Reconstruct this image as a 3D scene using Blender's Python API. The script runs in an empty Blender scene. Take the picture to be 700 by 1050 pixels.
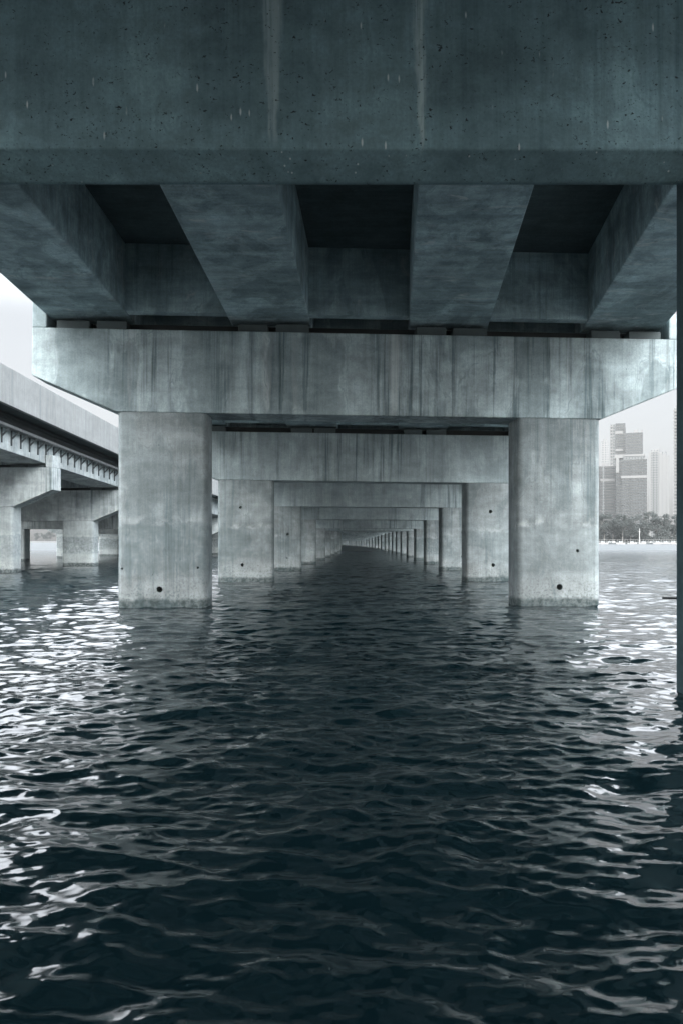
import bpy, bmesh, math, random
import numpy as np
from mathutils import Vector, Matrix

random.seed(7)
S = bpy.context.scene
COL = S.collection
CAM_H = 1.70

# ------------------------------------------------------------------ helpers
def link(name, me, mat=None, parent=None):
    o = bpy.data.objects.new(name, me)
    COL.objects.link(o)
    if mat is not None and me is not None and len(me.materials) == 0:
        me.materials.append(mat)
    if parent is not None:
        o.parent = parent
    return o

def thing(name, label, cat, loc=(0, 0, 0), rz=0.0, group=None):
    o = bpy.data.objects.new(name, None)
    o.empty_display_size = 0.5
    COL.objects.link(o)
    o.location = loc
    o.rotation_euler = (0, 0, rz)
    return tag(o, label, cat, group)

def tag(o, label, cat, group=None):
    o["label"] = label
    o["category"] = cat
    if group:
        o["group"] = group
    return o

def mesh_from(verts, faces, name="mesh", smooth=False):
    me = bpy.data.meshes.new(name)
    me.from_pydata([tuple(v) for v in verts], [], faces)
    me.update()
    if smooth:
        me.shade_smooth()
    return me

def bevel_mesh(me, w, seg=2):
    bm = bmesh.new(); bm.from_mesh(me)
    es = [e for e in bm.edges if len(e.link_faces) == 2 and e.calc_face_angle(0) > 0.5]
    bmesh.ops.bevel(bm, geom=es, offset=w, segments=seg, profile=0.5, affect='EDGES', clamp_overlap=True)
    bm.normal_update()
    bm.to_mesh(me); bm.free()
    return me

def box_mesh(x0, x1, y0, y1, z0, z1, bev=0.0, seg=2):
    v = [(x, y, z) for z in (z0, z1) for y in (y0, y1) for x in (x0, x1)]
    f = [(0, 2, 3, 1), (4, 5, 7, 6), (0, 1, 5, 4), (2, 6, 7, 3), (0, 4, 6, 2), (1, 3, 7, 5)]
    me = mesh_from(v, f, "box")
    if bev:
        bevel_mesh(me, bev, seg)
    return me

def hexa(p):  # 8 points: bottom 4 (x0y0,x1y0,x1y1,x0y1), top 4
    f = [(0, 3, 2, 1), (4, 5, 6, 7), (0, 1, 5, 4), (1, 2, 6, 5), (2, 3, 7, 6), (3, 0, 4, 7)]
    return mesh_from(p, f, "prism")

def extrude_profile(prof, y0, y1):      # prof: list of (x,z), counter-clockwise seen from -y
    n = len(prof)
    v = [(x, y0, z) for x, z in prof] + [(x, y1, z) for x, z in prof]
    f = [tuple(range(n)), tuple(range(2 * n - 1, n - 1, -1))]
    for i in range(n):
        j = (i + 1) % n
        f.append((j, i, n + i, n + j))
    return mesh_from(v, f, "profile")

def tube_mesh(p0, p1, r0, r1=None, n=10):
    r1 = r0 if r1 is None else r1
    a = Vector(p0); b = Vector(p1); d = (b - a).normalized()
    u = d.orthogonal().normalized(); w = d.cross(u)
    v = []
    for c, r in ((a, r0), (b, r1)):
        for i in range(n):
            t = 2 * math.pi * i / n
            v.append(c + u * math.cos(t) * r + w * math.sin(t) * r)
    f = [(i, (i + 1) % n, n + (i + 1) % n, n + i) for i in range(n)]
    f += [tuple(range(n - 1, -1, -1)), tuple(range(n, 2 * n))]
    return mesh_from(v, f, "tube")

def join_meshes(mes):
    v = []; f = []
    for me in mes:
        k = len(v)
        v += [tuple(x.co) for x in me.vertices]
        f += [tuple(i + k for i in p.vertices) for p in me.polygons]
        bpy.data.meshes.remove(me)
    return mesh_from(v, f, "joined")

# ------------------------------------------------------------------ node helpers
class NT:
    def __init__(s, mat):
        s.t = mat.node_tree; s.n = s.t.nodes; s.l = s.t.links
    def set(s, sock, v):
        if isinstance(v, bpy.types.NodeSocket):
            s.l.new(v, sock)
        elif v is not None:
            sock.default_value = v
    def math(s, op, a, b=None, c=None, clamp=False):
        n = s.n.new("ShaderNodeMath"); n.operation = op; n.use_clamp = clamp
        s.set(n.inputs[0], a)
        if b is not None: s.set(n.inputs[1], b)
        if c is not None: s.set(n.inputs[2], c)
        return n.outputs[0]
    def noise(s, vec, scale, detail=4.0, rough=0.55, dist=0.0):
        n = s.n.new("ShaderNodeTexNoise")
        s.set(n.inputs["Vector"], vec); n.inputs["Scale"].default_value = scale
        n.inputs["Detail"].default_value = detail; n.inputs["Roughness"].default_value = rough
        n.inputs["Distortion"].default_value = dist
        return n.outputs["Fac"]
    def voro(s, vec, scale, rnd=1.0):
        n = s.n.new("ShaderNodeTexVoronoi")
        s.set(n.inputs["Vector"], vec); n.inputs["Scale"].default_value = scale
        n.inputs["Randomness"].default_value = rnd
        return n.outputs["Distance"]
    def vscale(s, vec, sc):
        n = s.n.new("ShaderNodeVectorMath"); n.operation = 'MULTIPLY'
        s.set(n.inputs[0], vec); n.inputs[1].default_value = sc
        return n.outputs[0]
    def rng(s, v, a, b, c=0.0, d=1.0, smooth=True):
        n = s.n.new("ShaderNodeMapRange"); n.clamp = True
        if smooth: n.interpolation_type = 'SMOOTHSTEP'
        s.set(n.inputs["Value"], v)
        for k, x in zip(("From Min", "From Max", "To Min", "To Max"), (a, b, c, d)):
            s.set(n.inputs[k], x)
        return n.outputs["Result"]
    def mixc(s, fac, a, b, mode='MIX'):
        n = s.n.new("ShaderNodeMix"); n.data_type = 'RGBA'; n.blend_type = mode
        s.set(n.inputs[0], fac); s.set(n.inputs[6], a); s.set(n.inputs[7], b)
        return n.outputs[2]

def new_mat(name):
    m = bpy.data.materials.new(name); m.use_nodes = True
    return m, NT(m), m.node_tree.nodes["Principled BSDF"]

def concrete(name, base=(0.23, 0.285, 0.30), dark=(0.045, 0.075, 0.085), light=(0.47, 0.51, 0.52),
             streak=0.6, white=0.35, boards=None, tide=False, pits=0.5, mottle=1.0, marks=(), drips=0.0, top=None,
             bump=0.25, splash=0.0, pit=(9.0, 0.70, 0.78, 0.42, 0.56), damp=0.0, joints=0.0):
    """weathered cast concrete. marks: (x, half width, amount) vertical stains, amount<0 darkens"""
    m, T, bsdf = new_mat(name)
    tc = T.n.new("ShaderNodeTexCoord"); oi = T.n.new("ShaderNodeObjectInfo")
    P = tc.outputs["Object"]
    off = T.n.new("ShaderNodeCombineXYZ")
    r = T.math('MULTIPLY', oi.outputs["Random"], 63.0)
    T.set(off.inputs[0], r); T.set(off.inputs[1], T.math('MULTIPLY', r, 1.7)); T.set(off.inputs[2], 0.0)
    va = T.n.new("ShaderNodeVectorMath"); va.operation = 'ADD'
    T.set(va.inputs[0], P); T.set(va.inputs[1], off.outputs[0])
    Q = va.outputs[0]
    sep = T.n.new("ShaderNodeSeparateXYZ"); T.set(sep.inputs[0], P)
    X, Y, Z = sep.outputs
    nb = T.noise(Q, 0.55, 5, 0.6, 0.4)
    nm = T.noise(Q, 2.6, 6, 0.65, 0.3)
    nf = T.noise(Q, 28.0, 3, 0.7)
    v = T.rng(nb, 0.28, 0.72, 1 - 0.17 * mottle, 1 + 0.13 * mottle)
    v = T.math('MULTIPLY', v, T.rng(nm, 0.25, 0.75, 1 - 0.14 * mottle, 1 + 0.10 * mottle))
    v = T.math('MULTIPLY', v, T.rng(nf, 0.25, 0.75, 0.88, 1.10))
    f1 = T.noise(T.vscale(Q, (7.0, 7.0, 0.30)), 1.0, 5, 0.7); f2 = T.noise(T.vscale(Q, (26, 26, 1.1)), 1.0, 4, 0.7)
    v = T.math('MULTIPLY', v, T.rng(f1, 0.28, 0.72, 0.92, 1.07))
    v = T.math('MULTIPLY', v, T.rng(f2, 0.28, 0.72, 0.94, 1.06))
    lay = T.noise(T.vscale(Q, (0.7, 0.7, 2.4)), 1.0, 5, 0.6, 0.3)
    v = T.math('MULTIPLY', v, T.rng(lay, 0.30, 0.70, 1 - 0.10 * mottle, 1 + 0.08 * mottle))
    # vertical run-off
    sv = T.vscale(Q, (5.5, 5.5, 0.16)); sv2 = T.vscale(Q, (24, 24, 0.45))
    s1 = T.noise(sv, 1.0, 4, 0.65); s2 = T.noise(sv2, 1.0, 3, 0.6)
    patch = T.rng(T.noise(T.vscale(Q, (0.45, 0.45, 0.12)), 1.0, 2), 0.40, 0.62)
    sd = T.math('MULTIPLY', T.rng(s1, 0.46, 0.64), T.rng(s2, 0.34, 0.62, 0.25, 1))
    sd = T.math('MULTIPLY', sd, T.math('ADD', T.math('MULTIPLY', patch, 0.93), 0.07))
    if boards:
        bv = T.vscale(Q, boards)
        b1 = T.noise(bv, 1.0, 5, 0.62)
        b2 = T.noise(T.vscale(Q, tuple(4.2 * c for c in boards)), 1.0, 2, 0.6)
        v = T.math('MULTIPLY', v, T.rng(b1, 0.30, 0.70, 0.84, 1.14))
        v = T.math('MULTIPLY', v, T.rng(b2, 0.30, 0.70, 0.93, 1.06))
    col = T.mixc(T.math('MULTIPLY', sd, streak), (*base, 1), (*dark, 1))
    n = T.n.new("ShaderNodeMix"); n.data_type = 'RGBA'; n.blend_type = 'MULTIPLY'
    n.inputs[0].default_value = 1.0; T.set(n.inputs[6], col)
    cc = T.n.new("ShaderNodeCombineColor")
    for i in range(3): T.set(cc.inputs[i], v)
    T.set(n.inputs[7], cc.outputs[0]); col = n.outputs[2]
    # pale lime run-off
    sw = T.noise(T.vscale(Q, (3.7, 3.7, 0.10)), 1.0, 5, 0.7)
    sw = T.math('MULTIPLY', T.rng(sw, 0.60, 0.74), T.rng(s2, 0.38, 0.58, 0.35, 1))
    if white:
        col = T.mixc(T.math('MULTIPLY', sw, white), col, (*light, 1))
    wob = T.math('MULTIPLY', T.math('SUBTRACT', T.noise(T.vscale(P, (3.0, 3.0, 1.1)), 1.0, 4, 0.7), 0.5), 0.16)
    for (mx, mw, am, z0, z1) in marks:
        dx = T.math('ABSOLUTE', T.math('SUBTRACT', T.math('ADD', X, wob), mx))
        ww = T.rng(Z, z0, z1, 0.35 * mw, mw, smooth=False)
        k = T.math('SUBTRACT', 1.0, T.math('DIVIDE', dx, ww), clamp=True)
        k = T.math('MULTIPLY', T.math('MULTIPLY', T.rng(k, 0.0, 0.7), T.rng(nm, 0.2, 0.6, 0.45, 1)), T.rng(Z, z0 - 0.05, z0 + 0.25))
        k = T.math('MULTIPLY', k, T.rng(T.math('ADD', T.math('MULTIPLY', s2, 0.5), T.math('MULTIPLY', f1, 0.5)), 0.36, 0.58, 0.05, 1))
        col = T.mixc(T.math('MULTIPLY', k, abs(am), clamp=True), col, (*(light if am > 0 else dark), 1))
    if tide:
        zr = T.math('FRACT', T.math('MULTIPLY', oi.outputs['Random'], 17.3))
        zn = T.math('ADD', T.math('ADD', Z, T.math('MULTIPLY', T.math('SUBTRACT', zr, 0.5), 0.5)), T.math('MULTIPLY', T.math('SUBTRACT', T.noise(T.vscale(Q, (1, 1, 0.5)), 1.3, 4), 0.5), 0.55))
        band = T.math('MULTIPLY', T.rng(zn, 0.75, 1.0), T.math('SUBTRACT', 1.0, T.rng(zn, 2.0, 2.12)))
        grain = T.rng(T.noise(Q, 7.0, 5, 0.75), 0.36, 0.66)
        col = T.mixc(T.math('MULTIPLY', band, T.math('MULTIPLY', T.math('ADD', 0.15, T.math('MULTIPLY', grain, 0.75)), T.math('ADD', 0.2, T.math('MULTIPLY', oi.outputs['Random'], 0.8)))), col, (0.12, 0.155, 0.165, 1))
        line = T.math('MULTIPLY', T.rng(zn, 2.02, 2.12), T.math('SUBTRACT', 1.0, T.rng(zn, 2.13, 2.3)))
        col = T.mixc(T.math('MULTIPLY', line, T.math('MULTIPLY', T.rng(nm, 0.42, 0.6, 0.0, 0.6), T.rng(T.noise(Q, 0.9, 2), 0.42, 0.6))), col, (*light, 1))
        low = T.math('SUBTRACT', 1.0, T.rng(zn, 0.45, 0.9))
        col = T.mixc(T.math('MULTIPLY', low, 0.16), col, (0.42, 0.44, 0.435, 1))
        wet = T.math('SUBTRACT', 1.0, T.rng(T.math('ADD', Z, T.math('MULTIPLY', T.math('SUBTRACT', nm, 0.5), 0.2)), 0.14, 0.27))
        col = T.mixc(T.math('MULTIPLY', wet, T.rng(grain, 0.0, 1.0, 0.62, 0.95)), col, (0.03, 0.045, 0.046, 1))
        slime = T.math('MULTIPLY', T.math('SUBTRACT', 1.0, T.rng(zn, 0.2, 0.95)), T.rng(T.noise(Q, 16.0, 3, 0.7), 0.50, 0.62))
        col = T.mixc(T.math('MULTIPLY', slime, 0.45), col, (0.05, 0.066, 0.068, 1))
    if splash:
        sp = T.math('MULTIPLY', T.rng(T.noise(T.vscale(Q, (0.8, 2.6, 1)), 1.0, 6, 0.7, 1.0), 0.56, 0.69), splash)
        col = T.mixc(sp, col, (*light, 1))
    if damp:
        dn = T.noise(T.vscale(Q, (1, 1, 0.42)), 0.85, 4, 0.55, 0.5)
        col = T.mixc(T.math('MULTIPLY', T.rng(dn, 0.47, 0.53), damp * 0.50), col, (*dark, 1))
        edge = T.math('SUBTRACT', 1.0, T.rng(T.math('ABSOLUTE', T.math('SUBTRACT', dn, 0.47)), 0.0, 0.016))
        col = T.mixc(T.math('MULTIPLY', T.math('MULTIPLY', edge, damp), T.rng(nm, 0.40, 0.66, 0.0, 0.6)), col, (*dark, 1))
    if joints:
        fy = T.math('FRACT', T.math('ADD', T.math('DIVIDE', Y, joints), 50.0))
        jk = T.math('SUBTRACT', 1.0, T.rng(T.math('ABSOLUTE', T.math('SUBTRACT', fy, 0.5)), 0.004, 0.010))
        jw = T.math('MULTIPLY', T.math('SUBTRACT', 1.0, T.rng(T.math('ABSOLUTE', T.math('SUBTRACT', fy, 0.5)), 0.0, 0.09)), T.rng(s2, 0.4, 0.6))
        col = T.mixc(T.math('ADD', T.math('MULTIPLY', jk, 0.7), T.math('MULTIPLY', jw, 0.35), clamp=True), col, (*dark, 1))
    h = nm
    if pits:
        pv = T.noise(T.vscale(Q, (1, 1, 1.4)), pit[0], 2.5, 0.6, 0.5)
        pk = T.math('MULTIPLY', T.rng(pv, pit[1], pit[2]), T.rng(nm, pit[3], pit[4]))
        col = T.mixc(T.math('MULTIPLY', pk, pits), col, (0.015, 0.022, 0.025, 1))
        p2 = T.voro(Q, 19.0)
        pk2 = T.math('MULTIPLY', T.math('SUBTRACT', 1.0, T.rng(p2, 0.05, 0.2)), T.rng(nb, 0.46, 0.62))
        col = T.mixc(T.math('MULTIPLY', pk2, pits * 0.7), col, (0.03, 0.042, 0.046, 1))
        h = T.math('SUBTRACT', h, T.math('MULTIPLY', pk, 0.8))
    if drips:
        dv = T.voro(T.vscale(Q, (9.0, 9.0, 2.2)), 1.0)
        dk = T.math('MULTIPLY', T.math('SUBTRACT', 1.0, T.rng(dv, 0.05, 0.13)), T.rng(T.noise(Q, 2.3, 3), 0.47, 0.58))
        col = T.mixc(T.math('MULTIPLY', dk, drips), col, (0.55, 0.60, 0.61, 1))
    T.set(bsdf.inputs["Base Color"], col)
    bsdf.inputs["Roughness"].default_value = 0.9
    bsdf.inputs["Specular IOR Level"].default_value = 0.25
    bp = T.n.new("ShaderNodeBump"); bp.inputs["Strength"].default_value = bump; bp.inputs["Distance"].default_value = 0.05
    T.set(bp.inputs["Height"], T.math('ADD', h, T.math('MULTIPLY', nf, 0.35)))
    T.set(bsdf.inputs["Normal"], bp.outputs[0])
    return m

def plain(name, col, rough=0.7, nscale=3.0, var=0.25, metal=0.0):
    m, T, bsdf = new_mat(name)
    tc = T.n.new("ShaderNodeTexCoord")
    f = T.noise(tc.outputs["Object"], nscale, 4)
    a = tuple(c * (1 - var) for c in col); b = tuple(min(1, c * (1 + var)) for c in col)
    T.set(bsdf.inputs["Base Color"], T.mixc(f, (*a, 1), (*b, 1)))
    bsdf.inputs["Roughness"].default_value = rough
    bsdf.inputs["Metallic"].default_value = metal
    return m

# ------------------------------------------------------------------ materials
M_cap = concrete("cap concrete", damp=0.4, base=(0.34, 0.41, 0.43), streak=0.75, white=0.55)
M_cap_first = concrete("stained cap concrete", base=(0.34, 0.415, 0.435), streak=0.8, white=0.5, damp=0.75, mottle=1.5, marks=(
    (-5.95, 0.14, 0.45, 5.0, 7.15), (-2.45, 0.26, 0.55, 4.9, 7.15), (-1.72, 0.14, 0.6, 4.9, 7.15), (0.82, 0.30, 0.6, 4.9, 7.15),
    (-3.6, 0.75, -0.62, 4.6, 7.15), (-2.85, 0.22, -0.7, 4.7, 7.15), (-2.08, 0.17, -0.85, 4.9, 7.15), (-1.45, 0.16, -0.75, 4.9, 7.15),
    (0.40, 0.16, -0.7, 4.9, 7.15), (1.22, 0.17, -0.7, 4.9, 7.15)))
M_cap_near = concrete("shade-darkened stained near cap concrete", base=(0.145, 0.230, 0.255), dark=(0.04, 0.078, 0.09), light=(0.30, 0.39, 0.41), streak=0.45, white=0.12,  # base darkened for shade under the deck; specks and drips are real stains
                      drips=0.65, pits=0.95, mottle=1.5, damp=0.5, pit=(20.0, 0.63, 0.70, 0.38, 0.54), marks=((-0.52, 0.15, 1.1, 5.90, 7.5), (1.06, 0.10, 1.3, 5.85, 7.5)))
M_col = concrete("column concrete", base=(0.258, 0.298, 0.308), streak=0.5, white=0.3, damp=0.55, tide=True, pits=0.65, mottle=1.5)
M_col_near = concrete("shade-darkened column concrete", base=(0.05, 0.085, 0.095), dark=(0.02, 0.04, 0.045), light=(0.12, 0.17, 0.18), streak=0.4, white=0.2, tide=False)  # near-black base puts the column's silhouette shade into the colour
M_girder = concrete("girder concrete", base=(0.30, 0.405, 0.435), dark=(0.04, 0.07, 0.08), streak=0.35, white=0.15, boards=(0.35, 3.0, 2.2),
                    pits=0.45, splash=0.75, damp=0.7, mottle=1.4)
M_slab = concrete("shade-darkened deck concrete", base=(0.06, 0.085, 0.093), streak=0.3, white=0.1, boards=(0.3, 2.5, 1), pits=0.3)  # dark base paints in the shade between the girders and under the overhang
M_pale = concrete("pale parapet concrete", joints=3.0, base=(0.185, 0.20, 0.204), dark=(0.11, 0.125, 0.13), light=(0.25, 0.26, 0.265), streak=0.45, white=0.3, pits=0.2, mottle=0.5)
M_side = concrete("left bridge concrete", base=(0.42, 0.47, 0.48), streak=0.85, white=0.5, pits=0.35, damp=0.45, mottle=1.4)
M_sidecol = concrete("left bridge column concrete", base=(0.38, 0.43, 0.44), streak=0.3, white=0.2, tide=True, pits=0.35)
M_pad = plain("bearing rubber", (0.07, 0.09, 0.095), 0.85, 5)
M_steel = plain("galvanised steel", (0.30, 0.34, 0.35), 0.6, 4)
M_iron_shade = plain("dark iron and shade filler", (0.02, 0.025, 0.027), 0.8, 8)  # iron rod, plus the added strip and tubes standing in for shade
M_brk = plain("dull bracket steel", (0.05, 0.06, 0.064), 0.7, 8)

# ------------------------------------------------------------------ bridge bents
ORD = ["first", "second", "third", "fourth", "fifth", "sixth", "seventh", "eighth", "ninth", "tenth", "eleventh",
       "twelfth", "thirteenth", "fourteenth", "fifteenth", "sixteenth", "seventeenth", "eighteenth", "nineteenth", "twentieth"]

COLIN, COLOUT, CAPEND = 4.08, 6.26, 8.43

def column_mesh(sx, depth, h, holes):
    x0, x1 = sorted((sx * (COLIN if sx > 0 else COLIN - 0.11), sx * COLOUT))
    hd = depth / 2; r = 0.15
    pts = []
    for cx, cy, a0 in ((x1 - r, hd - r, 0), (x0 + r, hd - r, 90), (x0 + r, -hd + r, 180), (x1 - r, -hd + r, 270)):
        for i in range(6):
            a = math.radians(a0 + i * 18)
            pts.append((cx + r * math.cos(a), cy + r * math.sin(a)))
    n = len(pts)
    z0 = -1.5
    v = [(x, y, z0) for x, y in pts] + [(x, y, h) for x, y in pts]
    f = [tuple(range(n - 1, -1, -1)), tuple(range(n, 2 * n))]
    f += [(i, (i + 1) % n, n + (i + 1) % n, n + i) for i in range(n)]
    me = mesh_from(v, f, "column")
    if holes:
        o = bpy.data.objects.new("tmp", me); COL.objects.link(o)
        cut = []
        for hx, hz, hr in holes:
            cut.append(tube_mesh((sx * 5.16 + hx, -hd - 0.1, hz), (sx * 5.16 + hx, -hd + 0.5, hz), hr, hr * 0.9, 14))
        cm = join_meshes(cut)
        c = bpy.data.objects.new("cut", cm); COL.objects.link(c)
        md = o.modifiers.new("b", 'BOOLEAN'); md.operation = 'DIFFERENCE'; md.object = c; md.solver = 'EXACT'
        dg = bpy.context.evaluated_depsgraph_get()
        me2 = bpy.data.meshes.new_from_object(o.evaluated_get(dg))
        bpy.data.objects.remove(o); bpy.data.objects.remove(c)
        bpy.data.meshes.remove(cm); bpy.data.meshes.remove(me)
        me = me2
    for p in me.polygons: p.use_smooth = True
    me.set_sharp_from_angle(angle=math.radians(30))
    return me

GIRX = (-6.97, -2.34, 2.34, 6.97)
GW = 1.05

def make_bent(name, label, group, loc, yaw, zb, captop, capdepth, coldepth, roll, mcap, mcol, holes=(None, None), pads=True, padh=0.22, lip=False):
    t = thing(name, label, "bridge pier", loc, yaw, group)
    for i, sx in enumerate((-1, 1)):
        link("column", column_mesh(sx, coldepth, zb + roll * -sx * 5.2 + (0.22 if lip else 0.01), holes[i]), mcol, t)
    h = captop - zb
    e = 0.90
    prof = [(-CAPEND, zb + e), (-COLOUT - 0.02, zb), (COLOUT + 0.02, zb), (CAPEND, zb + e), (CAPEND, captop), (-CAPEND, captop)]
    me = extrude_profile(prof, -capdepth / 2, capdepth / 2)
    if lip:     # this cap's underside is drawn out into a blunt downward lip
        bpy.data.meshes.remove(me)
        yz = [(-0.37, captop), (-0.37, zb + 0.21), (-0.04, zb), (0.02, zb), (0.38, zb + 0.26), (0.38, captop)]
        n = len(yz); X0, X1 = -CAPEND, CAPEND
        v = [(X0, y, z) for y, z in yz] + [(X1, y, z) for y, z in yz]
        f = [tuple(range(n - 1, -1, -1)), tuple(range(n, 2 * n))] + [(i, (i + 1) % n, n + (i + 1) % n, n + i) for i in range(n)]
        me = mesh_from(v, f, "cap")
        bm = bmesh.new(); bm.from_mesh(me); bmesh.ops.recalc_face_normals(bm, faces=bm.faces); bm.to_mesh(me); bm.free()
    bevel_mesh(me, 0.02 if lip else 0.025, 2)
    cap = link("cap_beam", me, mcap, t)
    # the crossfall of the cap tilts it about its own middle
    cap.matrix_local = Matrix.Translation((0, 0, zb)) @ Matrix.Rotation(roll, 4, 'Y') @ Matrix.Translation((0, 0, -zb))
    for sx in (-1, 1):
        x0, x1 = sorted((sx * (CAPEND - 0.004), sx * (CAPEND - 0.37)))
        link("end_block", box_mesh(x0, x1, -capdepth / 2 + 0.004, capdepth / 2 - 0.004, captop, captop + 0.66, 0.03), mcap, cap)
    if pads:
        link('gap_shade_strip', box_mesh(-CAPEND + 0.45, CAPEND - 0.45, -0.02, 0.12, captop - 0.003, captop + padh - 0.02), M_iron_shade, cap)  # added dark strip that makes the bearing gap read as shade
        rr = random.Random(int(abs(loc[1]) * 10))
        for gx in GIRX:
            for dx in (-0.52, 0.52):
                w = rr.uniform(0.38, 0.47); c = gx + dx + rr.uniform(-0.05, 0.05)
                link("bearing_pad", box_mesh(c - w, c + w, -capdepth / 2 + 0.10 + rr.uniform(0, 0.07), -capdepth / 2 + 0.55, captop, captop + padh - 0.06, 0.015), M_pad, cap)
    return t

# main bridge: y of the middle of each bent, x of its centre, height of the cap's underside and top above the camera
def main_x(y):
    pts = [(-20, -1.0), (-4, -0.7), (8.87, -0.21), (21.2, 0.50), (33.8, 1.12), (46.4, 1.66), (59.0, 2.08), (71.6, 2.5), (84.2, 2.84), (96.8, 3.12),
           (109.4, 3.40), (122, 3.67), (134.6, 3.85), (147.2, 3.9)]
    if y >= 147.2: return 3.9 - (y - 148) ** 2 / 5200
    for (a, xa), (b, xb) in zip(pts, pts[1:]):
        if y <= b: return xa + (xb - xa) * (y - a) / (b - a)
def main_slope(y):
    return (main_x(y + 6) - main_x(y - 6)) / 12

ZB = {-1: 4.3, 0: 3.98, 1: 3.26, 2: 2.49, 3: 1.97, 4: 1.575, 5: 1.14, 6: 1.10, 7: 1.22, 8: 1.36, 9: 1.45, 10: 1.46, 11: 1.42, 12: 1.28, 13: 1.12, 14: 0.97,
      15: 0.82, 16: 0.67, 17: 0.52, 18: 0.37, 19: 0.25}
CT = {-1: 2.9, 0: 2.78, 1: 2.12, 2: 2.0}
ROLL = {-1: -0.012, 0: -0.012, 1: 0.0095, 2: 0.009, 3: 0.006}
NB = 29
bents = {}
def bent_data(k):
    y = -4.2 if k == -1 else 8.87 if k == 0 else 21.2 + 12.6 * (k - 1)
    x = main_x(y)
    yaw = math.radians(5.2) - math.atan(main_slope(max(y, 21.2)))
    if k <= 0: yaw = math.radians(1.6)
    zb = ZB.get(k, 0.20) + CAM_H
    return dict(x=x, y=y, yaw=yaw, zb=zb, top=zb + CT.get(k, 2.05), roll=ROLL.get(k, 0.004))
HOLES = {1: (((-0.03, 0.46, 0.08), (-0.98, 1.0, 0.03), (0.95, 1.02, 0.03)), ((0.02, 0.50, 0.085), (0.5, 1.45, 0.045))),
         2: (((-0.08, 0.72, 0.07), (-0.15, 3.1, 0.06)), ((0.06, 0.7, 0.08), (-0.05, 2.95, 0.075))),
         3: (((0.35, 0.75, 0.06), (0.4, 2.1, 0.09)), ((0.1, 0.8, 0.06), (0.1, 2.2, 0.06)))}
LBL = {-1: "bridge bent behind the overhead crossbeam, under the deck at the viewer's back",
       0: "nearest bent, dark dripping crossbeam across the top, dark column at right edge",
       1: "big pale bent with stained crossbeam on two columns, nearest one standing wholly in view",
       2: "second whole bent, framed between the two big pale columns of the first",
       3: "third whole bent down the channel, its two columns just inside those of the second"}
for k in range(-1, NB):
    b = bent_data(k); bents[k] = b
    if k in LBL: lab = LBL[k]
    elif k <= 13: lab = f"{ORD[k-1]} bent down the middle channel, counting from the big pale one in front"
    else: lab = "tiny far bent where the column row curves left out of sight"
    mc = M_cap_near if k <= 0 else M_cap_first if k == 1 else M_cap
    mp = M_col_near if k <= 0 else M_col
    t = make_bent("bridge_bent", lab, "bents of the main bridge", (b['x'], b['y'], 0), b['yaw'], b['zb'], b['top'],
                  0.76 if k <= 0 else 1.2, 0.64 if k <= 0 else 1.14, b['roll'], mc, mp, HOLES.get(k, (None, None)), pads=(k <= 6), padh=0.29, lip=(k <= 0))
    if k == 0:
        colr = [c for c in t.children if c.name.startswith("column")][1]
        link("iron_rod", tube_mesh((4.14, 0.30, 1.035), (3.945, 0.27, 1.04), 0.013, 0.011, 8), M_iron_shade, colr)
    if k in (1, 2):
        for c, (dx, z) in zip([c for c in t.children if c.name.startswith("column")], ((0.0, 0), (0.0, 0))):
            pass

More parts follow.
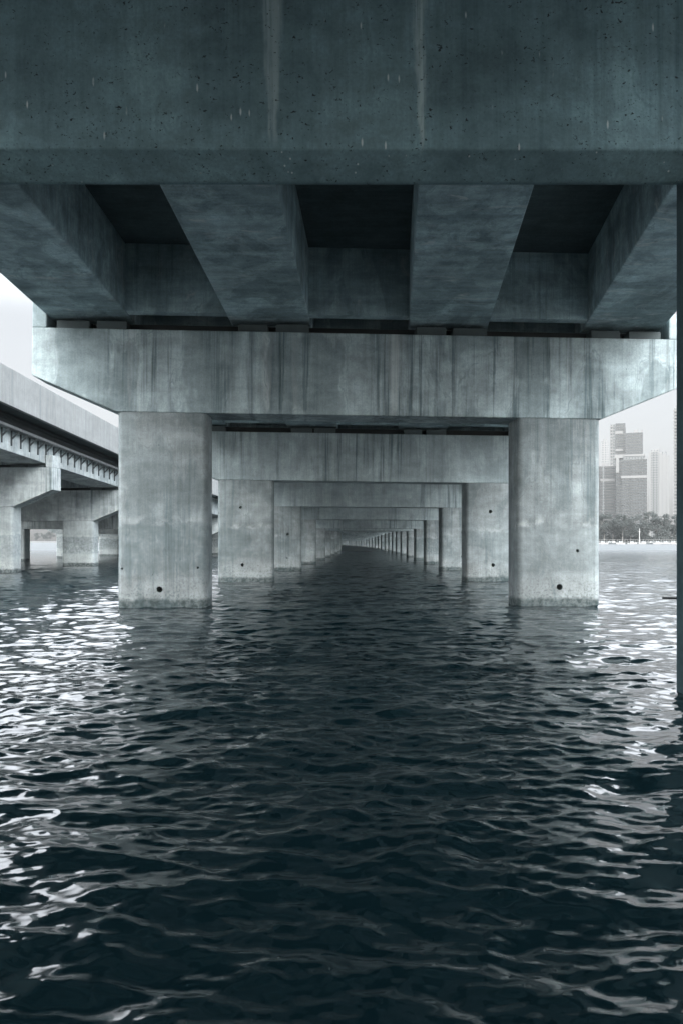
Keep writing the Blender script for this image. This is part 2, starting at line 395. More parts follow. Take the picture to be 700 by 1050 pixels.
# ------------------------------------------------------------------ bridge deck spans
def make_span(label, group, A, B, padh, overhang, par_lo, par_hi, mg, ms, mp, side_tray=False, diaph=True, gh=1.75, cat="bridge deck"):
    """A, B: bent data at both ends. mapped coordinates: x across, t along 0..1, h above the girder underside"""
    L = B['y'] - A['y']
    org = Vector((A['x'], A['y'], A['top']))
    def P(x, t, h):
        pa = Vector((A['x'] + x * math.cos(A['yaw']), A['y'] + x * math.sin(A['yaw']), A['top'] + padh - math.sin(A['roll']) * x))
        pb = Vector((B['x'] + x * math.cos(B['yaw']), B['y'] + x * math.sin(B['yaw']), B['top'] + padh - math.sin(B['roll']) * x))
        return pa.lerp(pb, t) + Vector((0, 0, h)) - org
    g = 0.02 / L
    def block(x0, x1, t0, t1, h0, h1, bev=0.0, hy=None):
        me = hexa([P(x0, t0, h0), P(x1, t0, h0), P(x1, t1, h0), P(x0, t1, h0), P(x0, t0, h1), P(x1, t0, h1), P(x1, t1, h1), P(x0, t1, h1)])
        if bev: bevel_mesh(me, bev, 2)
        return me
    t = thing("bridge_deck", label, cat, org, 0, group)
    for gx in GIRX:
        link("girder", block(gx - GW, gx + GW, g, 1 - g, 0, gh, 0.03), mg, t)
    xs = GIRX[3] + GW + overhang
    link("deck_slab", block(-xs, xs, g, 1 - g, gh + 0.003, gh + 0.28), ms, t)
    for sx in (-1, 1):
        x0, x1 = sorted((sx * (xs + 0.004), sx * (xs + 0.22)))
        link("parapet", block(x0, x1, g, 1 - g, gh + par_lo, gh + par_hi, 0.02), mp, t)
    if diaph:
        for te in (1 - 0.55 / L, 0.9 / L):
            for a, b_ in zip(GIRX, GIRX[1:]):
                link("diaphragm", block(a + GW + 0.003, b_ - GW - 0.003, te - 0.26 / L, te, 0.03, gh - 0.003), mg, t)
    if side_tray:
        xw = GIRX[3] + GW
        tray = link("cable_tray", block(xw + 0.05, xw + 0.42, g, 1 - g, 1.02, 1.16, 0.01), M_pale, t)
        for dx, hh, rr_ in ((0.17, 1.34, 0.16), (0.20, 1.60, 0.13)):
            link("shade_pipe", tube_mesh(P(xw + dx, g, hh), P(xw + dx, 1 - g, hh), rr_, rr_, 12), M_iron_shade, tray)  # dark tubes added to fill the shaded band under the overhang
        n = int(round(L))
        for i in range(n):
            tt = (i + 0.5) / n; w = 0.032 / L
            parts = [hexa([P(xw + .004, tt - w, 0.30), P(xw + .07, tt - w, 0.30), P(xw + .07, tt + w, 0.30), P(xw + .004, tt + w, 0.30),
                           P(xw + .004, tt - w, 1.017), P(xw + .07, tt - w, 1.017), P(xw + .07, tt + w, 1.017), P(xw + .004, tt + w, 1.017)]),
                     hexa([P(xw + .072, tt - w, 0.70), P(xw + .072, tt - w, 0.60), P(xw + .072, tt + w, 0.60), P(xw + .072, tt + w, 0.70),
                           P(xw + .40, tt - w, 1.015), P(xw + .40, tt - w, 0.93), P(xw + .40, tt + w, 0.93), P(xw + .40, tt + w, 1.015)])]
            me = join_meshes(parts)
            link("bracket", me, M_brk, tray)
    return t

for k in range(-1, NB - 1):
    if k == -1: lab = "deck span over the viewer's head behind the dark crossbeam"
    elif k == 0: lab = "near deck span with four wide box girders running from dark crossbeam to big pale bent"
    elif k <= 12: lab = f"deck span resting between the {ORD[k-1]} and {ORD[k]} whole bents of the middle channel"
    else: lab = "low far deck span on the tiny curving columns"
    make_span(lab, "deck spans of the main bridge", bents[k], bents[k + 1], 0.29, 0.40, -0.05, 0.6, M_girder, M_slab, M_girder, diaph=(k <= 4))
# the deck goes on behind the viewer
back = dict(bents[-1]); back.update(y=-60.0, x=-3.0, top=bents[-1]['top'] + 0.3)
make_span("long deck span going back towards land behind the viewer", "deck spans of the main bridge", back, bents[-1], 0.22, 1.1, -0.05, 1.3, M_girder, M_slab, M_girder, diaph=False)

# unseen decks added on both sides behind the viewer to shade the near crossbeam
for sx, w in ((1, "right"), (-1, "left")):
    ra = dict(x=sx * 22.0, y=-60.0, yaw=0.0, top=bents[-1]['top'] + 0.1, roll=0.0)
    rb = dict(x=sx * 20.2, y=-2.0, yaw=0.0, top=bents[-1]['top'] - 0.4, roll=0.0)
    make_span(f"unseen shading deck added behind the viewer on the {w} side", "added shading decks", ra, rb, 0.22, 1.1, -0.05, 1.3, M_girder, M_slab, M_girder, diaph=False)

# ------------------------------------------------------------------ the parallel bridge on the left
LB = {}
LZ = [2.36, 1.86, 1.40, 1.03, 0.72, 0.55, 0.42, 0.36, 0.3, 0.3, 0.3, 0.3, 0.3, 0.3]
for i in range(14):
    y = 31.6 + 12.0 * i
    x = -24.5 + 0.05 * (y - 31.6) - max(0, y - 80) ** 2 / 5200
    LB[i] = dict(x=x, y=y, yaw=math.radians(-2.0), zb=LZ[i] + CAM_H, top=LZ[i] + CAM_H + 2.11, roll=0.0)
LN = {0: "left bridge bent just beyond the left edge of the picture",
      1: "left bridge bent with pale crossbeam arm, its column cut by the picture's left edge",
      2: "left bridge bent with streaked dark crossbeam on a whole wide column beside the bright opening",
      3: "left bridge bent behind the streaked one, half hidden by the big pale column"}
for i, b in LB.items():
    lab = LN.get(i) or f"far left bridge bent, {ORD[i-3]} one behind the half hidden bent"
    make_bent("side_bridge_bent", lab, "bents of the left bridge", (b['x'], b['y'], 0), b['yaw'], b['zb'], b['top'], 1.2, 1.14, 0.0, M_side, M_sidecol, pads=(i <= 3))
LS = {-1: "left bridge deck span nearest the viewer, leaving the picture at its left edge", 0: "left bridge deck span with pale parapet and bracketed cable tray, at the left edge", 1: "left bridge deck span running behind the big pale column, small brackets under its tray"}
b0 = dict(LB[0]); b0.update(x=LB[0]['x'] - 0.6, y=LB[0]['y'] - 12, top=LB[0]['top'] + 0.5)
LB[-1] = b0
for i in range(-1, 13):
    lab = LS.get(i) or f"left bridge deck span, {ORD[i-2]} one beyond the bracketed span behind the big pale column"
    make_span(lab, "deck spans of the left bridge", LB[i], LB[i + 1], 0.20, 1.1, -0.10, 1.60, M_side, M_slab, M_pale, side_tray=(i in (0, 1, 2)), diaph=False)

# ------------------------------------------------------------------ water
def spectrum_tile(N, L, lam, cutoff, ang, power, slope, seed):
    rng = np.random.default_rng(seed)
    k1 = np.fft.fftfreq(N, d=L / N) * 2 * np.pi
    kx, ky = np.meshgrid(k1, k1, indexing='xy')
    k = np.hypot(kx, ky); k[0, 0] = 1
    kp = 2 * np.pi / lam
    th = np.arctan2(ky, kx) - ang
    P = np.exp(-1.0 * (kp / k) ** 2) / k ** 4.0 * (np.abs(np.cos(th)) ** power + 0.04) * np.exp(-(k * cutoff / (2 * np.pi)) ** 2)
    P[0, 0] = 0
    A = np.sqrt(P) * (rng.normal(size=(N, N)) + 1j * rng.normal(size=(N, N)))
    h = np.fft.ifft2(A).real
    gx = np.fft.ifft2(A * 1j * kx).real; gy = np.fft.ifft2(A * 1j * ky).real
    s = slope / np.sqrt((gx ** 2 + gy ** 2).mean())
    dx = np.fft.ifft2(A * 1j * kx / k).real * s; dy = np.fft.ifft2(A * 1j * ky / k).real * s
    return h * s, dx, dy

def sample(tile, N, L, x, y):
    u = (x / L) % 1.0 * N; v = (y / L) % 1.0 * N
    i = np.floor(u).astype(int); j = np.floor(v).astype(int)
    fu = u - i; fv = v - j
    i %= N; j %= N; i2 = (i + 1) % N; j2 = (j + 1) % N
    return (tile[j, i] * (1 - fu) * (1 - fv) + tile[j, i2] * fu * (1 - fv) + tile[j2, i] * (1 - fu) * fv + tile[j2, i2] * fu * fv)

TILES = [  # N, L, peak, cutoff, angle, power, slope, chop, rotation
    (1024, 9.0, 0.13, 0.035, math.radians(92), 3.0, 0.05, 0.8, -0.15),
    (1024, 15.0, 0.25, 0.05, math.radians(82), 4.5, 0.17, 0.9, 0.0),
    (512, 31.0, 0.70, 0.20, math.radians(102), 2.2, 0.135, 0.9, 0.35),
    (256, 83.0, 2.4, 1.0, math.radians(84), 3.0, 0.055, 0.5, -0.2)]
def build_water():
    y_ap = -4.0
    d = [1.0]
    while d[-1] < 1010:
        x = d[-1]
        st = max(0.018, 0.0029 * x) if x < 70 else 0.006 * x if x < 220 else 0.014 * x
        d.append(x + st)
    d = np.array(d)
    tn = list(np.linspace(-0.80, 0.80, 640))
    ext = [0.84, 0.9, 1.0, 1.15, 1.4, 1.8, 2.5, 4.0, 8.0, 20.0, 60.0]
    tn = np.array([-e for e in ext[::-1]] + tn + ext)
    D, TT = np.meshgrid(d, tn, indexing='ij')
    X = np.clip(D * TT, -930, 930); Y = D + y_ap
    Zs = np.zeros_like(X); DX = np.zeros_like(X); DY = np.zeros_like(X)
    step = np.where(D < 70, np.maximum(0.018, 0.0029 * D), np.where(D < 220, 0.006 * D, 0.014 * D))
    for n, (N, L, lam, cut, ang, pw, sl, ch, rot) in enumerate(TILES):
        h, dx, dy = spectrum_tile(N, L, lam, cut, ang - rot, pw, sl, 11 + n)
        xr = X * math.cos(rot) + Y * math.sin(rot); yr = -X * math.sin(rot) + Y * math.cos(rot)
        fade = np.clip(1.5 - step / (lam * 0.30), 0, 1) * np.clip((1.2 - np.abs(TT)) / 0.3, 0, 1)
        Zs += fade * sample(h, N, L, xr, yr)
        a = sample(dx, N, L, xr, yr) * ch * fade; b = sample(dy, N, L, xr, yr) * ch * fade
        DX += a * math.cos(rot) - b * math.sin(rot); DY += a * math.sin(rot) + b * math.cos(rot)
    co = np.stack([X + DX, Y + DY, Zs], axis=-1).reshape(-1, 3)
    nr, nc = D.shape
    idx = np.arange(nr * nc).reshape(nr, nc)
    q = np.stack([idx[:-1, :-1], idx[:-1, 1:], idx[1:, 1:], idx[1:, :-1]], axis=-1).reshape(-1, 4)
    # flat water behind the viewer
    k = len(co)
    co = np.vstack([co, [(-930, -3.0, -0.02), (930, -3.0, -0.02), (930, -60, -0.02), (-930, -60, -0.02)]])
    q = np.vstack([q, [(k, k + 3, k + 2, k + 1)]])
    me = bpy.data.meshes.new("water")
    me.vertices.add(len(co)); me.vertices.foreach_set("co", co.astype(np.float32).ravel())
    me.loops.add(q.size); me.loops.foreach_set("vertex_index", q.astype(np.int32).ravel())
    me.polygons.add(len(q)); me.polygons.foreach_set("loop_start", np.arange(0, q.size, 4, dtype=np.int32))
    me.update(calc_edges=True); me.validate(); me.shade_smooth()
    m, T, b = new_mat("river water")
    b.inputs["Base Color"].default_value = (0.003, 0.0105, 0.0135, 1)
    b.inputs["IOR"].default_value = 1.62
    g = T.n.new("ShaderNodeNewGeometry")
    gs = T.n.new("ShaderNodeSeparateXYZ"); T.set(gs.inputs[0], g.outputs["Position"])
    T.set(b.inputs["Roughness"], T.rng(gs.outputs[1], 35, 200, 0.085, 0.36))
    n1 = T.noise(T.vscale(g.outputs["Position"], (0.55, 1.0, 1.0)), 5.0, 3, 0.6, 0.5)
    n2 = T.noise(T.vscale(g.outputs["Position"], (0.5, 1.0, 1.0)), 1.1, 3, 0.6, 0.3)
    bp = T.n.new("ShaderNodeBump"); bp.inputs["Strength"].default_value = 0.8; bp.inputs["Distance"].default_value = 0.06
    T.set(bp.inputs["Height"], T.math('ADD', T.math('MULTIPLY', n1, T.rng(gs.outputs[1], 5, 30, 0.06, 0.35)), T.math('MULTIPLY', n2, T.rng(gs.outputs[1], 14, 60, 0.0, 1.0)))); T.set(b.inputs["Normal"], bp.outputs[0])
    o = link("water", me, m); o["kind"] = "structure"
build_water()

# ------------------------------------------------------------------ far shore
def shore_y(x):     # the bank runs away to the left
    return 455 + max(0.0, 200 - x) * 0.85 if x < 200 else 455 - (x - 200) * 0.1
def build_shore():
    xs = [x for x in range(-900, 901, 25)]
    v = []; f = []
    for x in xs:
        y = min(shore_y(x), 930) + 3 * math.sin(x * 0.13)
        v += [(x, y, -0.6), (x, y + 2.2, 1.0), (x, y + 9, 1.5), (x, 1180, 1.6)]
    for i in range(len(xs) - 1):
        for j in range(3):
            a = i * 4 + j
            f.append((a, a + 4, a + 5, a + 1))
    o = link("shore_ground", mesh_from(v, f, "shore"), plain("bank earth", (0.06, 0.066, 0.066), 0.95, 0.3)); o["kind"] = "structure"
build_shore()

M_leaf = None
def leaf_mat():
    m, T, b = new_mat("tree foliage")
    tc = T.n.new("ShaderNodeTexCoord"); oi = T.n.new("ShaderNodeObjectInfo")
    f = T.noise(tc.outputs["Object"], 0.5, 4)
    f = T.math('ADD', T.math('MULTIPLY', f, 0.8), T.math('MULTIPLY', oi.outputs["Random"], 0.3), clamp=True)
    T.set(b.inputs["Base Color"], T.mixc(f, (0.008, 0.013, 0.013, 1), (0.026, 0.035, 0.034, 1)))
    b.inputs["Roughness"].default_value = 0.8
    return m
M_leaf = leaf_mat()
M_bark = plain("bark", (0.10, 0.10, 0.095), 0.9, 4)

def crown_mesh(seed, h, w, n):
    r = random.Random(seed)
    v = []; f = []
    blobs = []
    for i in range(16):
        a = r.uniform(0, 6.28); q = math.sqrt(r.random()) * w * 0.42
        z = h * r.uniform(0.30, 0.88)
        s = w * r.uniform(0.13, 0.24) * (1.15 - 0.5 * (z / h))
        blobs.append((q * math.cos(a), q * math.sin(a), z, s))
    for i in range(n):
        bx, by, bz, s = r.choice(blobs)
        d = Vector((r.gauss(0, 1), r.gauss(0, 1), r.gauss(0, 1))).normalized() * s * (r.random() ** 0.35)
        c = Vector((bx, by, bz)) + Vector((d.x, d.y, d.z * 0.75))
        u = Vector((r.gauss(0, 1), r.gauss(0, 1), r.gauss(0, 1))).normalized(); q = u.orthogonal().normalized()
        q = Matrix.Rotation(r.uniform(0, 6.28), 3, u) @ q; p = u.cross(q)
        e = r.uniform(0.22, 0.5)
        k = len(v)
        v += [c + q * e, c + p * e * 0.6, c - q * e, c - p * e * 0.6]
        f.append((k, k + 1, k + 2, k + 3))
    return mesh_from(v, f, "crown")
def trunk_mesh(seed, h):
    r = random.Random(seed)
    ms = [tube_mesh((0, 0, -0.5), (0.1, 0, h * 0.45), 0.32, 0.2, 8)]
    for i in range(4):
        a = r.uniform(0, 6.28)
        ms.append(tube_mesh((0.05, 0, h * (0.28 + 0.05 * i)), (math.cos(a) * h * 0.22, math.sin(a) * h * 0.22, h * r.uniform(0.6, 0.8)), 0.14, 0.05, 6))
    return join_meshes(ms)

def make_tree(seed, h, w, n):
    t = thing("shore_tree", "tree", "tree", (0, 0, 0))
    link("trunk", trunk_mesh(seed, h), M_bark, t)
    link("crown", crown_mesh(seed, h, w, n), M_leaf, t)
    return t
protos = [make_tree(3, 17, 14, 3400), make_tree(5, 19, 15, 3800), make_tree(9, 14.5, 14, 3000)]
used = [False] * 3
def place_tree(kind, x, y, s, rz, label, group):
    src = protos[kind]
    if not used[kind]:
        t = src; used[kind] = True
    else:
        t = src.copy(); COL.objects.link(t)
        for c in src.children:
            d = c.copy(); COL.objects.link(d); d.parent = t
    t.location = (x, y, 1.3); t.scale = (s, s, s); t.rotation_euler = (0, 0, rz)
    tag(t, label, "tree", group)
rt = random.Random(21)
xs = [146, 150, 155, 160.5, 165, 170, 175, 180, 185, 190, 196, 203, 211, 220]
for i, x in enumerate(xs):
    k = (0, 1, 2, 1, 0, 2, 1, 0, 1, 2, 0, 1, 2, 0)[i]
    y = 474 + rt.uniform(0, 14)
    x *= y / 455.0
    what = ("leafy tree on the right bank before the low left tower", "leafy tree on the right bank before the balcony tower",
            "low round tree on the right bank before the wide grey tower", "tall tree on the right bank before the wide grey tower",
            "broad tree on the right bank behind the white mast", "low tree on the right bank right of the white mast",
            "tall tree on the right bank below the pale striped tower", "broad tree on the right bank below the pale striped tower's middle",
            "tall tree on the right bank beside the dark column edge", "low tree on the right bank touching the dark column edge")
    lab = what[i] if i < len(what) else f"tree on the right bank hidden behind the dark column, {ORD[i-10]} from its edge"
    place_tree(k, x, y, rt.uniform(0.92, 1.08), rt.uniform(0, 6.28), lab, "trees on the right bank")
for i in range(16):
    x = -420 + i * 13.5 + rt.uniform(-3, 3)
    y = min(shore_y(x), 930) + 14 + rt.uniform(0, 10)
    place_tree(rt.choice((0, 1, 2)), x, y, rt.uniform(0.6, 0.85), rt.uniform(0, 6.28),
               "hazy small tree on the far bank seen through the left bridge", "trees on the far left bank")
# understorey that closes the view under the crowns
def hedge(n_, x0, x1, seed, label):
    r = random.Random(seed); v = []; f = []
    for i in range(n_):
        x = r.uniform(x0, x1); y = shore_y(x) + 11 + r.uniform(-1, 1)
        c = Vector((x, y, 1.4 + r.random() ** 1.3 * 7.0 * (0.7 + 0.3 * math.sin(x * 0.7))))
        u = Vector((r.gauss(0, 1), r.gauss(0, 1), r.gauss(0, 1))).normalized(); q = u.orthogonal().normalized(); p = u.cross(q)
        e = r.uniform(0.25, 0.55); k = len(v)
        v += [c + q * e, c + p * e * 0.6, c - q * e, c - p * e * 0.6]; f.append((k, k + 1, k + 2, k + 3))
    o = link("undergrowth", mesh_from(v, f, "hedge"), M_leaf); o["kind"] = "stuff"; o["label"] = label; o["category"] = "bushes"
hedge(16000, 140, 225, 4, "dark band of bushes under the trees on the right bank")

# small white boats along the bank, a mast and a low jetty
M_white = plain("weathered white paint", (0.25, 0.257, 0.258), 0.5, 2, 0.06)
M_tw = plain("tower pale cladding", (0.085, 0.089, 0.09), 0.6, 2, 0.06)
M_steel2 = plain("weathered grey rail", (0.10, 0.105, 0.107), 0.7, 2)
M_darkh = plain("dark hull paint", (0.06, 0.07, 0.075), 0.6, 2)
M_glass = plain("tinted glass", (0.05, 0.07, 0.08), 0.2, 1)
def hull_mesh(L, W, H):
    st = [(-0.5, 0.72, 0.0), (-0.25, 1.0, 0.0), (0.1, 1.0, 0.05), (0.35, 0.65, 0.22), (0.5, 0.05, 0.42)]
    v = []; f = []
    for t, w, rise in st:
        for sx, sz in ((-1, 1), (-0.7, 0), (0.7, 0), (1, 1)):
            v.append((t * L, sx * w * W / 2, (H + rise * H * 0.6) if sz else -0.15 + rise * H))
    for i in range(len(st) - 1):
        a = i * 4
        for j in range(3): f.append((a + j, a + j + 1, a + j + 5, a + j + 4))
        f.append((a + 3, a, a + 4, a + 7))
    f.append((0, 3, 2, 1)); n = len(v); f.append((n - 4, n - 3, n - 2, n - 1))
    return mesh_from(v, f, "hull")
def make_boat(mh):
    t = thing("moored_boat", "boat", "boat", (0, 0, 0))
    link("hull", hull_mesh(5.0, 1.8, 0.7), mh, t)
    c = link("cabin", box_mesh(-1.0, 0.8, -0.65, 0.65, 0.65, 1.6, 0.1), M_white, t)
    link("cabin_window", box_mesh(-0.8, 0.6, -0.67, 0.67, 1.05, 1.4, 0.0), M_glass, c)
    link("canopy", box_mesh(-2.2, -1.05, -0.7, 0.7, 1.5, 1.58, 0.02), M_white, t)
    return t
bw = make_boat(M_white); bd = make_boat(M_darkh)
ub = {"w": False, "d": False}
BL = ["white boat leftmost at the right bank by the big column", "white boat moored left of the balcony tower's foot", "dark low boat between the first white boats",
      "white boat below the balcony tower", "white boat just left of the white mast", "white boat just right of the white mast",
      "dark boat below the gap before the striped tower", "white boat below the pale striped tower", "white boat second from the dark column edge",
      "white boat nearest the dark column edge"]
for i, (px, kind) in enumerate(((618, 'w'), (624, 'w'), (629, 'd'), (636, 'w'), (648, 'w'), (660, 'w'), (667, 'd'), (674, 'w'), (682, 'w'), (690, 'w'))):
    y = 447 + rt.uniform(-3, 3)
    x = (px - 350) / 817 * y
    src = bw if kind == 'w' else bd
    if ub[kind]:
        t = src.copy(); COL.objects.link(t)
        for c in src.children:
            dd = c.copy(); COL.objects.link(dd); dd.parent = t
            for e in c.children:
                ee = e.copy(); COL.objects.link(ee); ee.parent = dd
    else:
        t = src; ub[kind] = True
    t.location = (x, y, 0.05); t.rotation_euler = (0, 0, rt.uniform(-0.5, 0.5) + (3.14 if rt.random() < .5 else 0))
    tag(t, BL[i], "boat", "boats moored along the right bank")
mx = (655.5 - 350) / 817 * 456
t = thing("flag_mast", "thin white mast standing among the boats on the right bank", "mast", (mx, 456, 0.6))
link("pole", tube_mesh((0, 0, -0.5), (0, 0, 8.4), 0.24, 0.16, 8), M_white, t)
link("cross_arm", box_mesh(-0.7, 0.7, -0.06, 0.06, 6.6, 6.75), M_white, t)

def bank_rail():
    t = thing("bank_railing", "low white railing along the right bank behind the boats", "railing", (0, 0, 0))
    for i in range(44):
        x = 146 + i * 1.5; y = 461.0
        link("post", box_mesh(x - 0.08, x + 0.08, y - 0.08, y + 0.08, 0.9, 2.5), M_steel2, t)
    link("handrail", box_mesh(145, 212, 460.9, 461.1, 2.5, 2.66), M_steel2, t)
bank_rail()

# ------------------------------------------------------------------ towers
def facade(name, wall, glass, fh, bay, gw=0.6, gh=0.55):
    m, T, b = new_mat(name)
    tc = T.n.new("ShaderNodeTexCoord"); sep = T.n.new("ShaderNodeSeparateXYZ"); T.set(sep.inputs[0], tc.outputs["Object"])
    def frac(s, p):
        return T.math('FRACT', T.math('ADD', T.math('DIVIDE', s, p), 100.0))
    hx = T.math('LESS_THAN', frac(T.math('ADD', sep.outputs[0], sep.outputs[1]), bay), gw)
    hz = T.math('LESS_THAN', frac(sep.outputs[2], fh), gh)
    k = T.math('MULTIPLY', hx, hz)
    nz = T.noise(tc.outputs["Object"], 0.12, 3)
    c = T.mixc(k, (*wall, 1), (*glass, 1))
    T.set(b.inputs["Base Color"], T.mixc(T.rng(nz, 0.3, 0.7, 0, 0.25), c, (*[x * 0.6 for x in wall], 1)))
    T.set(b.inputs["Roughness"], T.rng(k, 0, 1, 0.8, 0.25))
    return m
F_grey = facade("grey tower facade", (0.022, 0.026, 0.028), (0.010, 0.013, 0.014), 3.1, 2.6, 0.75, 0.6)
F_dark = facade("dark tower facade", (0.018, 0.022, 0.024), (0.009, 0.012, 0.013), 3.1, 1.9, 0.8, 0.6)
F_pale = facade("pale tower facade", (0.11, 0.115, 0.117), (0.05, 0.056, 0.058), 3.1, 3.4, 0.5, 0.5)
F_mid = facade("balcony tower facade", (0.075, 0.083, 0.086), (0.022, 0.027, 0.029), 3.2, 2.8, 0.6, 0.6)

def T_at(px, y): return (px - 350) / 817 * y
def Z_at(py, y): return (555 - py) / 817 * y + CAM_H
def box_part(name, px0, px1, py_top, py_bot, y, depth, mat, parent, proud=0.0, org=None):
    o = org
    cs = math.cos(math.atan2(o.x, o.y))
    x0, x1 = (T_at(px0, o.y) - o.x) * cs, (T_at(px1, o.y) - o.x) * cs
    zb = 0.0 if py_bot is None else Z_at(py_bot, o.y)
    z1 = Z_at(py_top, o.y)
    return link(name, box_mesh(x0, x1, -proud + (y - o.y), depth + (y - o.y), zb - o.z, z1 - o.z), mat, parent)

def tower(label, px0, px1, y, group=None):
    t = thing("tower_block", label, "tower", (T_at((px0 + px1) / 2, y), y, 1.5), -math.atan2(T_at((px0 + px1) / 2, y), y), "high-rise towers on the right bank")
    return t, Vector(t.location)

y = 840
t, o = tower("low dark tower at the left of the skyline, beside the big right column", 606, 631, y)
box_part("wall", 604, 631, 478, None, y, 26, F_dark, t, 0, o)
box_part("roof_block", 617, 624, 474.5, 477.7, y + 4, 12, M_tw, t, 0, o)
box_part("white_band", 615.5, 630.5, 491, 493.5, y, 2, M_tw, t, 0.5, o)
for px in (618.5,): box_part("recess", px - 0.9, px + 0.9, 478, 530, y, 2, F_mid, t, 0.35, o)

y = 800
t, o = tower("wide grey tower in the centre of the skyline with white crown and white band", 632, 663, y)
box_part("wall", 637, 663, 471, None, y, 30, F_grey, t, 0, o)
box_part("wing", 631.5, 636.9, 481, None, y + 3, 24, F_dark, t, 0, o)
box_part("setback", 638.5, 660, 467.5, 470.9, y + 3, 22, F_mid, t, 0, o)
box_part("white_crown", 640, 661, 465.5, 467.4, y + 2.5, 24, M_tw, t, 0, o)
box_part("white_band", 636.5, 663.2, 487.6, 490.2, y, 3, M_tw, t, 0.5, o)
box_part("white_pier", 631.2, 634.4, 469, 484, y + 1, 5, M_tw, t, 0.0, o)
box_part("roof_terrace", 629.5, 640, 465, 468.8, y + 5, 12, M_tw, t, 0, o)
for px in (645, 646.6): box_part("recess", px - 0.3, px + 0.3, 472, 530, y, 1.5, F_dark, t, 0.3, o)

y = 905
t, o = tower("slim balcony tower with stepped top rising behind the wide grey tower", 625, 641, y)
box_part("wall", 631, 641, 434, None, y, 26, F_grey, t, 0, o)
box_part("balcony_wing", 625.5, 630.9, 434.5, None, y + 2, 22, F_mid, t, 0, o)
box_part("balcony_edge", 638.8, 641.4, 439, None, y - 2, 4, F_dark, t, 0, o)
for k in range(26):
    z = 436 + k * 3.35
    if z < 520: box_part("balcony", 625.1, 628.6, z, z + 1.2, y + 1.0, 3, M_tw, t, 0, o)
box_part("white_band", 630.8, 640, 442, 444.8, y, 2, M_tw, t, 0.6, o)
box_part("white_band", 630.8, 640, 460.3, 462.6, y, 2, M_tw, t, 0.6, o)

y = 890
t, o = tower("flat topped grey tower rising directly behind the wide grey tower", 643, 659, y)
box_part("wall", 641.6, 659, 443.5, None, y, 28, F_grey, t, 0, o)
box_part("roof_frame", 650, 654, 439.6, 443.4, y + 6, 6, M_tw, t, 0, o)
box_part("roof_block", 657, 659, 440.5, 443.4, y + 6, 6, M_tw, t, 0, o)
box_part("white_band", 641.4, 659.2, 465.9, 468.0, y, 2, M_tw, t, 0.6, o)

y = 1010
t, o = tower("pale striped tower standing right of the wide grey tower", 666, 686, y)
box_part("wall", 667.5, 675.5, 461, None, y, 24, F_pale, t, 0, o)
for px, w, tp in ((666.2, 1.2, 463), (677.2, 1.6, 464), (680.9, 1.9, 466), (684.5, 1.5, 467.5)):
    box_part("white_fin", px - w, px + w, tp, None, y - 2 + px * 0.001, 22, M_tw, t, 0, o)
for px in (669.8, 672.8, 679.0, 682.9): box_part("window_strip", px - 0.7, px + 0.7, 463.5, None, y - 0.6, 10, F_mid, t, 0, o)
box_part("roof_step", 670, 676, 459.4, 461.0, y + 4, 12, M_tw, t, 0, o)

y = 640
t, o = tower("tall banded balcony tower cut off by the dark column at the right edge", 690, 712, y)
box_part("wall", 691.2, 712, 418, None, y, 26, F_mid, t, 0, o)
box_part("roof_block", 692.5, 705, 413.8, 417.9, y + 4, 12, M_tw, t, 0, o)
for k in range(36):
    z = 420 + k * 3.4
    if z < 538: box_part("balcony", 690.0, 697, z, z + 1.5, y - 1.2, 1.1, M_tw, t, 0, o)

y = 1060
t, o = tower("faint pale far tower just right of the big right column", 617, 623, y)
box_part("wall", 616, 623.5, 452, None, y, 20, F_pale, t, 0, o)
box_part("roof_block", 618, 622, 449.5, 451.9, y + 4, 10, M_tw, t, 0, o)

# ------------------------------------------------------------------ haze
HZ = 0.00023
m = bpy.data.materials.new("haze air"); m.use_nodes = True
nt = m.node_tree
for n in list(nt.nodes):
    if n.type == 'BSDF_PRINCIPLED': nt.nodes.remove(n)
pv = nt.nodes.new("ShaderNodeVolumePrincipled")
pv.inputs["Color"].default_value = (0.26, 0.272, 0.277, 1); pv.inputs["Density"].default_value = HZ; pv.inputs["Anisotropy"].default_value = 0.0
nt.links.new(pv.outputs[0], nt.nodes["Material Output"].inputs["Volume"])
hz = link("haze", box_mesh(-960, 960, -75, 1200, -1.6 - 1.0, 152), m); hz["kind"] = "stuff"

# ------------------------------------------------------------------ light
W = bpy.data.worlds.new("World"); S.world = W; W.use_nodes = True
wn = W.node_tree.nodes; wl = W.node_tree.links
bg = wn["Background"]
SUN_EL, SUN_AZ = math.radians(34), math.radians(182)
sky = wn.new("ShaderNodeTexSky"); sky.sky_type = 'NISHITA'; sky.sun_disc = False
sky.sun_elevation = SUN_EL; sky.sun_rotation = SUN_AZ
sky.air_density = 1.0; sky.dust_density = 6.0; sky.ozone_density = 1.0
hs = wn.new("ShaderNodeHueSaturation"); hs.inputs["Saturation"].default_value = 0.5
gm = wn.new("ShaderNodeGamma"); gm.inputs["Gamma"].default_value = 0.35      # cloud spreads the sun's glow
wl.new(sky.outputs[0], gm.inputs["Color"]); wl.new(gm.outputs[0], hs.inputs["Color"])
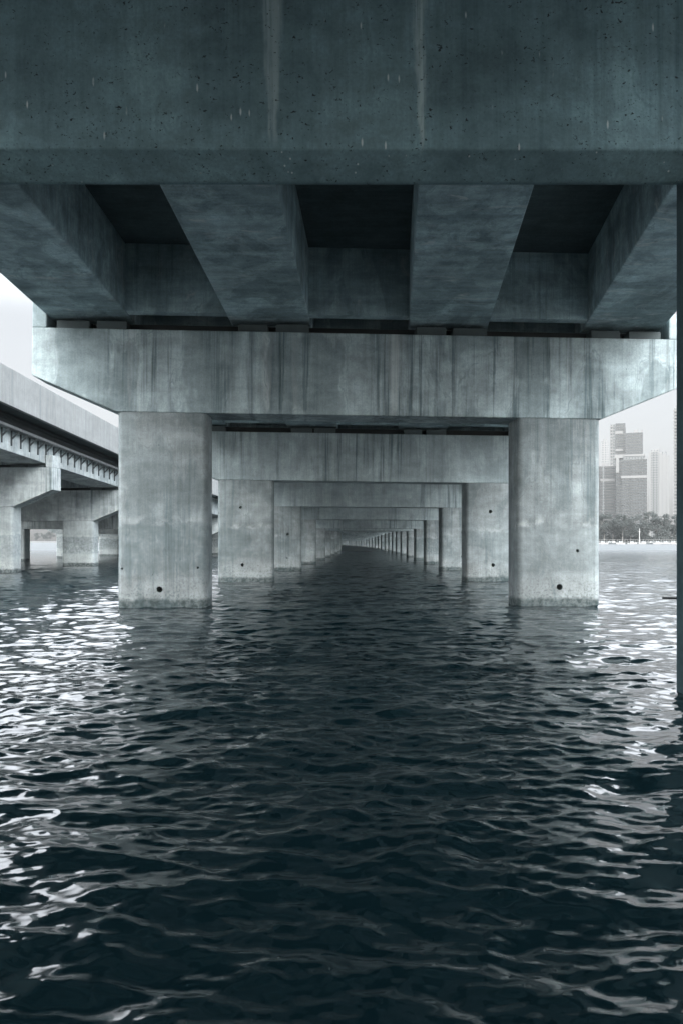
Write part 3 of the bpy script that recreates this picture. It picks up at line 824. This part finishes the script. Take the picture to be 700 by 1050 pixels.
# an overcast dome: the cloud is brightest round the hidden sun, behind the viewer, and overhead
wtc = wn.new("ShaderNodeTexCoord")
wd = wn.new("ShaderNodeVectorMath"); wd.operation = 'DOT_PRODUCT'
wl.new(wtc.outputs["Generated"], wd.inputs[0])
GL_EL, GL_AZ = math.radians(25), math.radians(180)
wd.inputs[1].default_value = (math.cos(GL_EL) * math.sin(GL_AZ), math.cos(GL_EL) * math.cos(GL_AZ), math.sin(GL_EL))
def wramp(sock, a0, a1, b0, b1):
    n = wn.new("ShaderNodeMapRange"); n.interpolation_type = 'SMOOTHSTEP'
    wl.new(sock, n.inputs["Value"])
    for kk, vv in zip(("From Min", "From Max", "To Min", "To Max"), (a0, a1, b0, b1)): n.inputs[kk].default_value = vv
    return n.outputs["Result"]
wsep = wn.new("ShaderNodeSeparateXYZ"); wl.new(wtc.outputs["Generated"], wsep.inputs[0])
wa = wn.new("ShaderNodeMath"); wa.operation = 'ADD'
wl.new(wramp(wsep.outputs[2], 0.25, 0.44, 0.84, 6.0), wa.inputs[0])
wl.new(wramp(wd.outputs["Value"], -0.2, 0.95, 0.0, 3.6), wa.inputs[1])
wm = wn.new("ShaderNodeVectorMath"); wm.operation = 'SCALE'
wl.new(hs.outputs[0], wm.inputs[0]); wl.new(wa.outputs[0], wm.inputs["Scale"])
wl.new(wm.outputs[0], bg.inputs["Color"])
bg.inputs["Strength"].default_value = 0.13
sl = bpy.data.lights.new("overcast_sun", 'SUN'); sl.energy = 0.5; sl.angle = math.radians(60); sl.color = (1.0, 0.97, 0.93)
so = bpy.data.objects.new("overcast_sun", sl); COL.objects.link(so)
sd = Vector((math.cos(SUN_EL) * math.sin(SUN_AZ), math.cos(SUN_EL) * math.cos(SUN_AZ), math.sin(SUN_EL)))
so.rotation_euler = (-sd).to_track_quat('-Z', 'Y').to_euler()

# ------------------------------------------------------------------ camera
cd = bpy.data.cameras.new("Camera"); co = bpy.data.objects.new("Camera", cd); COL.objects.link(co)
co.location = (0, 0, CAM_H); co.rotation_euler = (math.radians(90), 0, 0)
cd.sensor_fit = 'HORIZONTAL'; cd.sensor_width = 24; cd.lens = 28.0
cd.shift_y = 30 / 700
cd.clip_start = 0.05; cd.clip_end = 5000
cd.dof.use_dof = True; cd.dof.focus_distance = 19.0; cd.dof.aperture_fstop = 4.5
S.camera = co

S.render.engine = 'CYCLES'
S.cycles.use_denoising = True
S.cycles.max_bounces = 10; S.cycles.diffuse_bounces = 6; S.cycles.glossy_bounces = 4; S.cycles.volume_bounces = 1
S.view_settings.view_transform = 'Standard'; S.view_settings.look = 'None'
S.view_settings.gamma = 1.0; S.view_settings.exposure = 2.38
S.view_settings.use_curve_mapping = False
